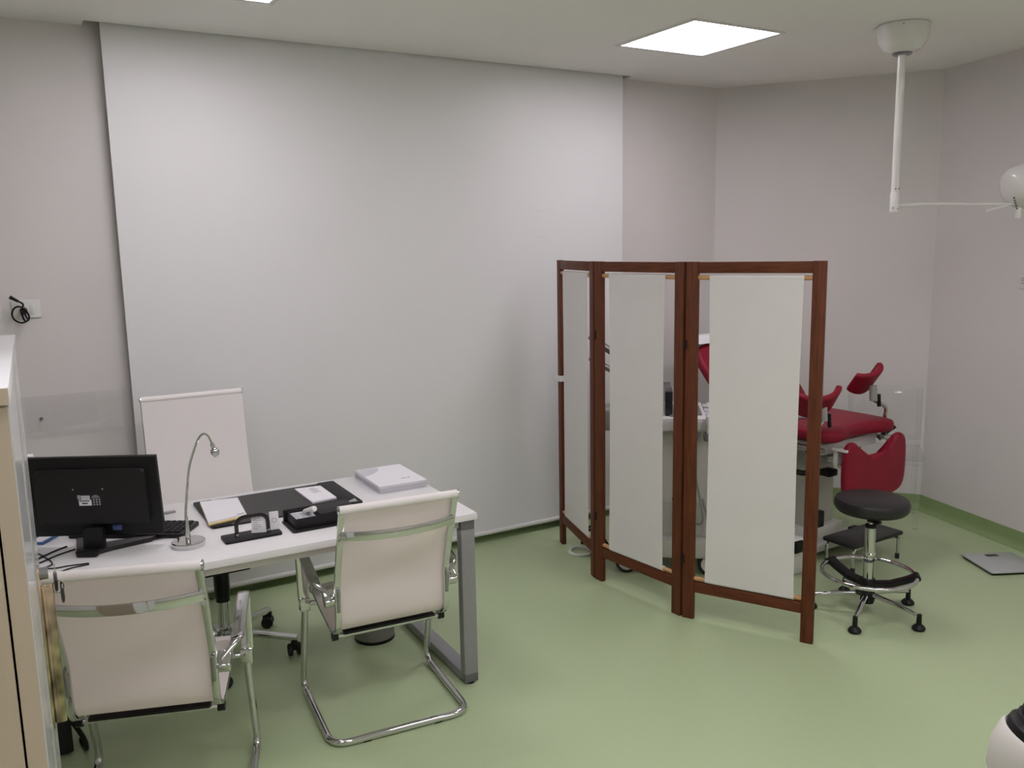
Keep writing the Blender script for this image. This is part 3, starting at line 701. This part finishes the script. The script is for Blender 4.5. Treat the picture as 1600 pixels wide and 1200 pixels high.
for a in (math.radians(93), math.radians(-48)):
    c, s_ = math.cos(a), math.sin(a)
    m = MB(); m.tube([(c*.02, s_*.02, .150), (c*.10, s_*.10, .158), (c*.17, s_*.17, .185), (c*.205, s_*.205, .203)], 0, sect=rrect(-.012, .012, -.028, .028, .006, 2), up=(0, 0, 1)); o = m.build('ring_bracket', 'black_plastic', ring)
    m = MB(); m.tube([(c*.215-s_*k, s_*.215+c*k, .205) for k in (-.03, 0, .03)], .0155, 10); m.build('ring_clip', 'black_plastic', ring)
m = MB(); m.lathe([(0, .130), (.034, .130), (.036, .14), (.036, .17), (.03, .18), (0, .18)], 20); m.build('ring_hub', 'black_plastic', t)
m = MB(); m.lathe([(0, .055), (.030, .055), (.034, .07), (.034, .125), (.028, .135), (0, .135)], 20); m.build('base_hub', 'black_plastic', t)
m = MB(); m.lathe([(.0, 0), (.016, 0), (.019, .012), (.019, .05), (.013, .056), (0, .056)], 14, RT((-.095, -.020, .135), rx=.9, rz=-.5)); m.build('ring_knob', 'black_plastic', ring)
for k in range(5):
    a = math.radians(-82+72*k); c, s_ = math.cos(a), math.sin(a)
    o = MB().tube([(c*.02, s_*.02, .100), (c*.15, s_*.15, .088), (c*.255, s_*.255, .070)], [.0125, .0115, .010], 12).build('base_arm', 'chrome', t)
    m = MB(); M = RT((c*.258, s_*.258, 0))
    m.lathe([(0, .001), (.026, .001), (.030, .006), (.030, .014), (.022, .024), (.012, .030), (.011, .078), (0, .080)], 18, M); m.build('caster', 'black_plastic', o)

# ================================================================= STEP STOOL
t = thing('step_stool', 'low black step with bent chrome legs under the exam chair', 'step', (4.064, 3.058, 0), math.radians(2))
MB().prism(rrect(-.222, .222, -.102, .102, .008), .142, .160, bev=.003).build('tread', 'black_vinyl', t)
for s in (-1, 1):
    p = rnd([(s*.20, -.085, .012), (s*.205, -.085, .132), (s*.12, -.085, .134), (s*.12, .085, .134), (s*.205, .085, .132), (s*.20, .085, .012)], .035, 5)
    o = MB().tube(p, .009, 10).build('leg_tube', 'chrome', t)
    for y in (-.085, .085): MB().lathe([(0, 0), (.012, 0), (.012, .028), (0, .028)], 12, RT((s*.20, y, 0))).build('foot_cap', 'rubber', o)

# ================================================================= BATHROOM SCALE
u = Vector((.447, .894)); v = Vector((.894, -.447)); n0 = Vector((4.443, 2.531))
ctr = n0+u*.145+v*.15
t = thing('bathroom_scale', 'flat grey glass bathroom scale on the floor by the right wall', 'scale', (ctr.x, ctr.y, 0), math.atan2(v.y, v.x))
MB().prism(rrect(-.150, .150, -.145, .145, .012), .014, .021, bev=.001).build('glass_plate', 'scale_top', t)
MB().prism(rrect(-.144, .144, -.139, .139, .012), .004, .014).build('underframe', 'black_plastic', t)
for sx in (-1, 1):
    for sy in (-1, 1): MB().lathe([(0, 0), (.02, 0), (.02, .005), (0, .005)], 14, RT((sx*.11, sy*.105, 0))).build('foot', 'rubber', t)
MB().box(-.03, .04, .085, .118, .021, .0218).build('display', 'screen_dark', t)

# ================================================================= EXAM CHAIR
RZ = math.radians(183)
t = thing('exam_chair', 'red gynaecological examination chair with leg rests behind the screen', 'exam chair', (4.01, 3.40, 0), RZ)
# local +y = foot end (towards us), local +x = picture left
seat = [(-.31, -.26), (-.1, -.27), (.1, -.27), (.31, -.26), (.325, -.05), (.325, .16), (.315, .31), (.27, .365), (.17, .355), (.08, .315), (-.08, .315), (-.17, .355), (-.27, .365), (-.315, .31), (-.325, .16), (-.325, -.05)]
cushion(seat, .712, .802, .022, 'seat', 'red_vinyl', t)
bk2 = [(-.33, .0), (-.12, -.01), (.12, -.01), (.33, .0), (.36, .12), (.365, .40), (.34, .52), (.24, .57), (.0, .575), (-.24, .57), (-.34, .52), (-.365, .40), (-.36, .12)]
cushion(bk2, -.042, .042, .022, 'backrest', 'red_vinyl', t, M=RT((0, -.27, .765), rx=PI-math.radians(46)))
# paper sheet over the head end
pr = []
for i in range(9):
    f = i/8; ang = math.radians(134)
    d = .36+f*.23; z = -.050
    y_, z_ = d*math.cos(ang)-z*math.sin(ang), d*math.sin(ang)+z*math.cos(ang)
    pr.append([(-.40+.80*j/6, -.27+y_, .765+z_+(.004 if f < 1 else 0)) for j in range(7)])
lastrow = pr[-1]
pr.append([(x, y-.05, z+.012) for x, y, z in lastrow]); pr.append([(x, y-.09, z-.03) for x, y, z in lastrow]); pr.append([(x, y-.07, z-.16) for x, y, z in lastrow])
MB().sheet(pr[6:], .0015).build('paper_cover', 'paper', t, ang=80)
# leg pad hanging at the foot end
pad = [(-.25, .40), (-.08, .39), (.08, .39), (.25, .40), (.275, .50), (.275, .64), (.262, .715), (.222, .742), (.178, .735), (.155, .690), (.135, .655), (.09, .645), (-.09, .645), (-.135, .655), (-.155, .690), (-.178, .735), (-.222, .742), (-.262, .715), (-.275, .64), (-.275, .50)]
cushion(pad, -.03, .03, .016, 'leg_pad', 'red_vinyl', t, M=RT((0, .415, 0), rx=PI/2))
for x in (-.235, .235):
    MB().box(x-.035, x+.035, .335, .43, .688, .703, .004).build('pad_hook', 'white_enamel', t)
    MB().box(x-.018, x+.018, .335, .362, .60, .70, .004).build('hook_arm', 'white_enamel', t)
# side rails, frame
for x in (-.285, .285):
    MB().box(x-.012, x+.012, -.24, .30, .665, .690, .003).build('side_rail', 'brushed_steel', t)
MB().box(-.24, .24, -.22, .26, .640, .700, .006).build('seat_frame', 'white_enamel', t)
MB().box(-.20, .20, -.10, .20, .56, .640, .01).build('lift_head', 'grey_plastic', t)
MB().box(-.12, .12, -.16, .08, .12, .56, .012).build('lift_column', 'off_white_plastic', t)
MB().box(-.16, .16, -.20, .12, .06, .16, .012).build('column_cover', 'white_enamel', t)
bs = MB().box(-.26, .26, -.42, .18, .035, .085, .01).build('base_frame', 'white_enamel', t)
for sx in (-1, 1):
    for y in (-.40, .16):
        MB().box(sx*.23-.035, sx*.23+.035, y-.03, y+.03, .03, .115, .008).build('corner_block', 'black_plastic', bs)
        MB().lathe([(0, 0), (.025, 0), (.025, .03), (0, .03)], 14, RT((sx*.23, y, 0))).build('foot', 'rubber', bs)
# foot pedal unit
MB().box(.34, .46, .17, .26, .0, .19, .008).build('pedal_box', 'white_enamel', t)
MB().box(.40, .47, .262, .285, .13, .195, .006).build('pedal', 'black_plastic', t)
# backrest strut, gas spring and a drain tray
MB().tube([(.10, -.12, .60), (.12, -.42, .86)], .014, 10).build('back_strut', 'brushed_steel', t)
MB().tube([(.28, .18, .66), (.30, .285, .33)], .006, 8).build('brace_rod', 'chrome', t)
MB().box(.27, .325, .26, .31, .255, .345, .005).build('brace_end', 'black_plastic', t)
MB().prism([(-.13, .05), (.16, .05), (.10, .30), (-.10, .30)], .575, .61, bev=.006).build('drain_tray', 'brushed_steel', t)
MB().tube([(-.26, .0, .615), (-.05, .29, .610), (.20, .34, .585)], .011, 8).build('tray_rail', 'brushed_steel', t)
MB().tube([(.275, .02, .52), (.20, .10, .50), (.05, .20, .505)], .016, 8).build('cable_boom', 'black_plastic', t)
MB().box(.04, .12, .15, .22, .485, .525, .008).build('handle_grip', 'black_plastic', t)
MB().tube([(-.30, .27, .69), (-.345, .31, .735)], .011, 10).build('clamp_lever', 'black_plastic', t)
MB().tube([(-.275, .25, .66), (-.31, .28, .70)], .016, 10).build('rail_clamp', 'dark_steel', t)
# instruments lying on the seat
MB().prism([(.06, .02), (.16, -.02), (.19, .03), (.09, .075)], .799, .808, bev=.002).build('hand_control', 'mid_grey', t)
MB().tube(smooth_path([(.06, .05, .806), (.0, .08, .804), (-.08, .07, .804), (-.05, .02, .804), (.03, .0, .804)], 6), .004, 6).build('control_cord', 'dark_steel', t)
# knee rests
def knee_rest(base, mid, top, up_, side_, spread=(-75, 75), name='knee_rest'):
    """padded trough on an S-shaped post (coordinates of the chair)"""
    B, Mi, T = Vector(base), Vector(mid), Vector(top)
    u_ = Vector(up_).normalized(); sd = Vector(side_); sd = (sd-u_*sd.dot(u_)).normalized(); axv = sd.cross(u_)
    p = smooth_path([B, B+(Mi-B)*.5+Vector((0, 0, .012)), Mi, T-Vector((0, 0, .075))], 6)
    MB().tube(p, .0115, 10).build('knee_post', 'brushed_steel', t)
    MB().cyl(T-Vector((0, 0, .080)), T+u_*.01, .021).build('post_joint', 'grey_plastic', t)
    MB().tube([T+Vector((-.03, .01, -.045)), T+Vector((-.036, .012, -.115))], .011, 8).build('joint_lever', 'black_plastic', t)
    Rr, m = .088, MB(); nA, nL = 12, 5; rows = []
    for i in range(nA+1):
        f = i/nA; a = math.radians(spread[0]+(spread[1]-spread[0])*f)
        ln = .070+.022*math.cos(PI*(f-.5))
        q = T+u_*(.02+Rr-math.cos(a)*Rr)+sd*(math.sin(a)*Rr*1.25)
        rows.append([q+axv*(ln*(j/nL*2-1)) for j in range(nL+1)])
    m.sheet(rows, .032)
    o = m.build(name, 'red_vinyl', t, ang=75)
    md = o.modifiers.new('bevel', 'BEVEL'); md.width = .012; md.segments = 3; md.limit_method = 'ANGLE'; md.angle_limit = 1.0
knee_rest((-.30, .27, .70), (-.27, .29, .855), (-.155, .29, .985), (.10, -.72, .62), (-.90, -.05, .42))
knee_rest((.315, .24, .70), (.33, .30, .82), (.31, .31, .930), (-.05, -.70, .66), (-.88, .05, .45), (-80, 62))

# ================================================================= CLEAR CHAIR
t = thing('clear_chair', 'transparent acrylic chair in the corner behind the exam chair', 'chair', (4.80, 3.22, 0), 0)
f_ = Vector((-.79, -.61, 0)); s_v = Vector((-.61, .79, 0))      # facing, and across to picture left
def G(a, b, z): return -f_*a+s_v*b+Vector((0, 0, z))            # a = back from the front edge, b = across
def gbox(name, a0, a1, b0, b1, z0, z1, lean=0, m='acrylic'):
    M = Matrix(((-f_.x, s_v.x, 0, 0), (-f_.y, s_v.y, 0, 0), (0, 0, 1, 0), (0, 0, 0, 1)))
    mb = MB(); mb.box(a0, a1, b0, b1, z0, z1, .006, 2)
    if lean:
        for q in mb.bm.verts: q.co.x += lean*(q.co.z-z0)
    bmesh.ops.transform(mb.bm, matrix=M, verts=mb.bm.verts); return mb.build(name, m, t)
gbox('seat', -.01, .39, -.015, .445, .440, .462)
gbox('seat_lip', -.01, .02, -.012, .442, .41, .440)
for b in (.0, .40):
    gbox('leg', .0, .034, b-.002, b+.032, 0, .41); gbox('leg', .345, .379, b-.002, b+.032, 0, .44, lean=.0)
gbox('backrest', .355, .372, -.012, .442, .50, .845, lean=.10)
for b in (-.012, .412): gbox('back_post', .35, .378, b, b+.03, .462, .83, lean=.10)
gbox('back_rail', .352, .376, .02, .41, .50, .525, lean=.10)

# ================================================================= ULTRASOUND CART
CU = Vector((3.17, 3.66, 0)); fu = Vector((.78, -.62, 0)); rzu = math.atan2(-fu.x, fu.y)    # local +y -> fu
t = thing('ultrasound_cart', 'white and grey ultrasound machine on casters behind the screen', 'medical device', tuple(CU), rzu)
MB().prism(rrect(-.23, .23, -.30, .26, .06), .10, .20, bev=.02, seg=3).build('cart_base', 'off_white_plastic', t)
MB().prism(rrect(-.17, .17, -.26, .25, .04), .20, .80, bev=.015).build('cart_body', 'off_white_plastic', t)
MB().prism(rrect(-.14, .14, .25, .262, .005), .26, .68).build('front_panel', 'grey_plastic', t)
for z in (.34, .44, .54): MB().box(-.171, -.169, -.2, .05, z, z+.004).build('panel_seam', 'mid_grey', t)
for sx in (-1, 1):
    for y in (-.25, .20):
        o = MB().box(sx*.19-.02, sx*.19+.02, y-.02, y+.02, .07, .11, .006).build('caster_fork', 'grey_plastic', t)
        for d in (-.018, .018):
            w_ = MB().lathe([(.046, -.011), (.060, -.011), (.062, -.006), (.062, .006), (.060, .011), (.046, .011)], 24, RT((sx*.19+d, y, .062), ry=PI/2)).build('tyre', 'rubber', o)
            MB().lathe([(0, -.013), (.047, -.010), (.047, .010), (0, .013)], 24, RT((sx*.19+d, y, .062), ry=PI/2)).build('wheel_disc', 'white_plastic', o)
con = MB().prism(rrect(-.25, .25, -.16, .34, .07), .815, .880, bev=.018, seg=3).build('console', 'white_plastic', t)
MB().prism(rrect(-.255, .255, .30, .38, .03), .795, .835, bev=.012, seg=3).build('console_handle', 'paper_grey', t)
for i in range(9):
    for j in range(5):
        if (i+j*2) % 7 == 0: continue
        MB().prism(rrect(-.205+i*.046, -.175+i*.046, -.02+j*.048, .01+j*.048, .006, 2), .880, .889, bev=.002).build('console_key', 'paper_grey' if (i*j) % 3 else 'mid_grey', con)
MB().sphere((.05, .265, .883), .03, 16, (1, 1, .5)).build('trackball', 'grey_plastic', con)
MB().box(-.05, .05, -.20, -.10, .86, .98, .02).build('monitor_neck', 'grey_plastic', t)
MB().tube(rnd([(0, -.16, .93), (-.02, -.26, 1.02), (.0, -.20, 1.12)], .05, 5), .026, 12).build('monitor_arm', 'mid_grey', t)
MB().box(-.17, .17, -.045, -.005, .875, 1.015, .006).build('touch_panel', 'screen_dark', t)
mo = MB().box(-.21, .21, -.205, -.155, .905, 1.22, .012).build('display_housing', 'grey_plastic', t)
MB().box(-.19, .19, -.156, -.153, .93, 1.20).build('display_screen', 'screen_dark', mo)
MB().box(-.11, .11, -.40, -.24, .78, .90, .012).build('printer', 'grey_plastic', t)
MB().box(-.11, .11, -.405, -.40, .80, .84).build('printer_slot', 'black_plastic', t)
for k, (x, y) in enumerate(((.27, .02), (.27, .10), (.27, .18))):
    o = MB().lathe([(.022, .77), (.028, .77), (.03, .81), (.024, .81)], 16, RT((x, y, 0))).build('probe_holder', 'mid_grey', t)
    MB().lathe([(0, .77), (.012, .77), (.014, .84), (.020, .87), (.016, .90), (0, .905)], 14, RT((x, y, 0))).build('probe', 'white_plastic', t)
    MB().tube(smooth_path([(x, y, .77), (x+.01, y+.02, .55), (x-.01, y+.04+.02*k, .34), (x-.05, y+.02, .30), (.17, y-.02, .42)], 7), .006, 8).build('probe_cable', 'grey_plastic' if k else 'black_plastic', t)
MB().tube([(0, -.20, 1.12), (-.02, -.33, 1.20), (0, -.46, 1.30)], .02, 10).build('support_arm', 'dark_steel', t)
MB().tube([(.02, -.20, 1.02), (0, -.33, 1.10), (.02, -.46, 1.18)], .017, 10).build('support_arm', 'dark_steel', t)
bk_ = MB().tube([(.0, .27, .40), (.22, .20, .40)], .008, 8).build('basket_rail', 'white_plastic', t)
MB().prism(rrect(.175, .27, -.16, .16, .02), .24, .40, bev=.01).build('side_basket', 'acrylic', t)

# ================================================================= CABLE COIL ON THE FLOOR
t = thing('cable_coil', 'white cable coiled on the floor behind the screen', 'cable', (2.80, 4.035, 0))
P = []
for i in range(110):
    a = 2*PI*i/32; r = .062+.010*math.sin(i*.21); P.append((r*math.cos(a)*1.0, r*math.sin(a)*1.1, .006+.0035*(i//32)+.002*math.sin(i*.37)))
MB().tube(P, .005, 8).build('coil', 'white_plastic', t)
MB().tube(smooth_path([(.06, .02, .012), (.12, .0, .006), (.2, -.08, .006), (.27, -.14, .006)], 6), .005, 8).build('lead', 'white_plastic', t)
t = thing('floor_cable', 'black cable looped on the floor by the folding screen', 'cable', (2.92, 4.02, 0))
MB().tube(smooth_path([(-.03, .13, .01), (-.05, .09, .08), (-.02, .04, .12), (.01, .0, .07), (.02, -.05, .012), (.07, -.09, .008), (.16, -.10, .008)], 8), .008, 8).build('loop', 'black_plastic', t)
MB().tube(smooth_path([(.0, .14, .01), (-.02, .10, .10), (.02, .05, .14), (.05, .01, .06), (.06, -.03, .01)], 8), .007, 8).build('loop', 'black_plastic', t)

# ================================================================= SURGICAL LAMP
t = thing('surgical_lamp', 'white ceiling-mounted surgical lamp with a long drop tube', 'lamp', (3.953, 2.882, CEIL))
MB().lathe([(0, -.001), (.120, -.001), (.124, -.006), (.122, -.05), (.112, -.085), (.085, -.118), (.045, -.132), (0, -.134)], 40).build('canopy', 'white_enamel', t)
MB().lathe([(.020, -.130), (.046, -.130), (.048, -.136), (.040, -.142), (.020, -.142)], 30).build('canopy_ring', 'dark_steel', t)
for a in (-2.5, -.6): MB().lathe([(0, 0), (.004, 0), (.004, .003), (0, .003)], 8, RT((.1225*math.cos(a), .1225*math.sin(a), -.018), ry=PI/2, rz=a)).build('screw', 'dark_steel', t)
MB().cyl((0, 0, -.12), (0, 0, -.86), .0195, n=24).build('drop_tube', 'white_enamel', t)
MB().lathe([(0, -.905), (.0225, -.905), (.0235, -.90), (.0235, -.815), (.0205, -.808), (0, -.808)], 24).build('sleeve', 'white_enamel', t)
d_r = Vector((.862, -.506, 0)).normalized(); d_b = Vector((-.506, -.862, 0))
for dx, dz in ((-.3, -.79), (.5, -.79), (-.75, -.885), (.35, -.89)):
    dirv = (d_r*dx+d_b*.9).normalized()
    MB().sphere(dirv*.0225+Vector((0, 0, dz)), .0042, 8).build('screw', 'dark_steel', t)
p = smooth_path([d_r*.02+Vector((0, 0, -.872)), d_r*.2+Vector((0, 0, -.868)), d_r*.42+Vector((0, 0, -.874)), d_r*.61+Vector((0, 0, -.876))], 8)
MB().tube(p, [.0085-.003*i/(len(p)-1) for i in range(len(p))], 10).build('swing_arm', 'white_enamel', t)
hc = d_r*.612+Vector((0, 0, -.798)); ax = (d_r*.95-d_b*.10+Vector((0, 0, .30))).normalized()
MH = Matrix.Translation(hc) @ ax.to_track_quat('Z', 'X').to_matrix().to_4x4()
hd = MB().lathe([(0, -.045), (.05, -.042), (.085, -.030), (.104, -.006), (.112, .025), (.113, .045), (.109, .048), (.109, .052), (.113, .054), (.111, .070), (.10, .074), (0, .072)], 36, MH).build('lamp_head', 'white_enamel', t)
MB().lathe([(0, .072), (.097, .072), (.094, .076), (0, .078)], 36, MH).build('lamp_lens', 'paper_grey', hd)
MB().tube([hc+d_r*-.15+Vector((0, 0, -.113)), hc+d_r*-.025+Vector((0, 0, -.080))], .0065, 10).build('side_handle', 'white_enamel', hd)
MB().cyl(hc+d_r*.02+Vector((0, 0, -.150)), hc+d_r*.02+Vector((0, 0, -.095)), .017).build('yoke_knob', 'white_enamel', hd)
# dark lettering up the rim of the head
for i, (zz, wd2) in enumerate(((-.062, .011), (-.074, .010), (-.086, .010), (-.097, .007), (-.105, .012), (-.115, .010))):
    rr0 = .1445; a_ = math.asin(max(-1, min(1, zz/rr0)))
    c_ = hc+d_b*(.052)+d_r*(-.036+(-.06-zz)*.35)+Vector((0, 0, zz))
    MB().sphere(c_+Vector((0, 0, .012)), .0055, 8, (wd2/.011, 1, .75)).build('lettering', 'print_dark', hd)

# ================================================================= INSTRUMENT AT THE BOTTOM RIGHT CORNER
def ray(px, py, dep): return Vector((0, 0, CAM_H))+dep*(ff+(px-800)/F_PX*rr+(600-py)/F_PX*uu)
pc = Vector((1.2005, .585, 1.108))
t = thing('instrument_head', 'white rounded instrument housing with a black ribbed knob, bottom right corner', 'medical device', (pc.x, pc.y, 0))
axd = (Vector((0, 0, 1))*.93+Vector((.862, -.506, 0))*.30-Vector((.5, .86, 0))*.10).normalized()
MI = Matrix.Translation((0, 0, pc.z)) @ axd.to_track_quat('Z', 'X').to_matrix().to_4x4()
MB().lathe([(0, -.10), (.038, -.095), (.058, -.07), (.066, -.035), (.064, -.006), (.060, .0), (.057, -.003), (0, -.006)], 36, MI).build('housing', 'off_white_plastic', t)
pf = [(0, -.004), (.057, -.004), (.0585, .003), (.057, .010), (.052, .014)]
for i in range(5): pf += [(.051-.0025*i, .016+.011*i), (.051-.0025*i, .022+.011*i), (.048-.0025*i, .023+.011*i), (.048-.0025*i, .026+.011*i)]
pf += [(.028, .072), (.024, .10), (0, .102)]
MB().lathe(pf, 36, MI).build('ribbed_knob', 'black_plastic', t)
MB().tube(smooth_path([(0, 0, 1.06), (.03, -.02, .95), (.06, -.03, .80), (.06, -.03, .06)], 8), .02, 14).build('stand_pole', 'white_enamel', t)
MB().lathe([(0, 0), (.20, 0), (.20, .02), (.18, .04), (.03, .07), (0, .07)], 30, RT((.06, -.03, 0))).build('stand_base', 'white_enamel', t)
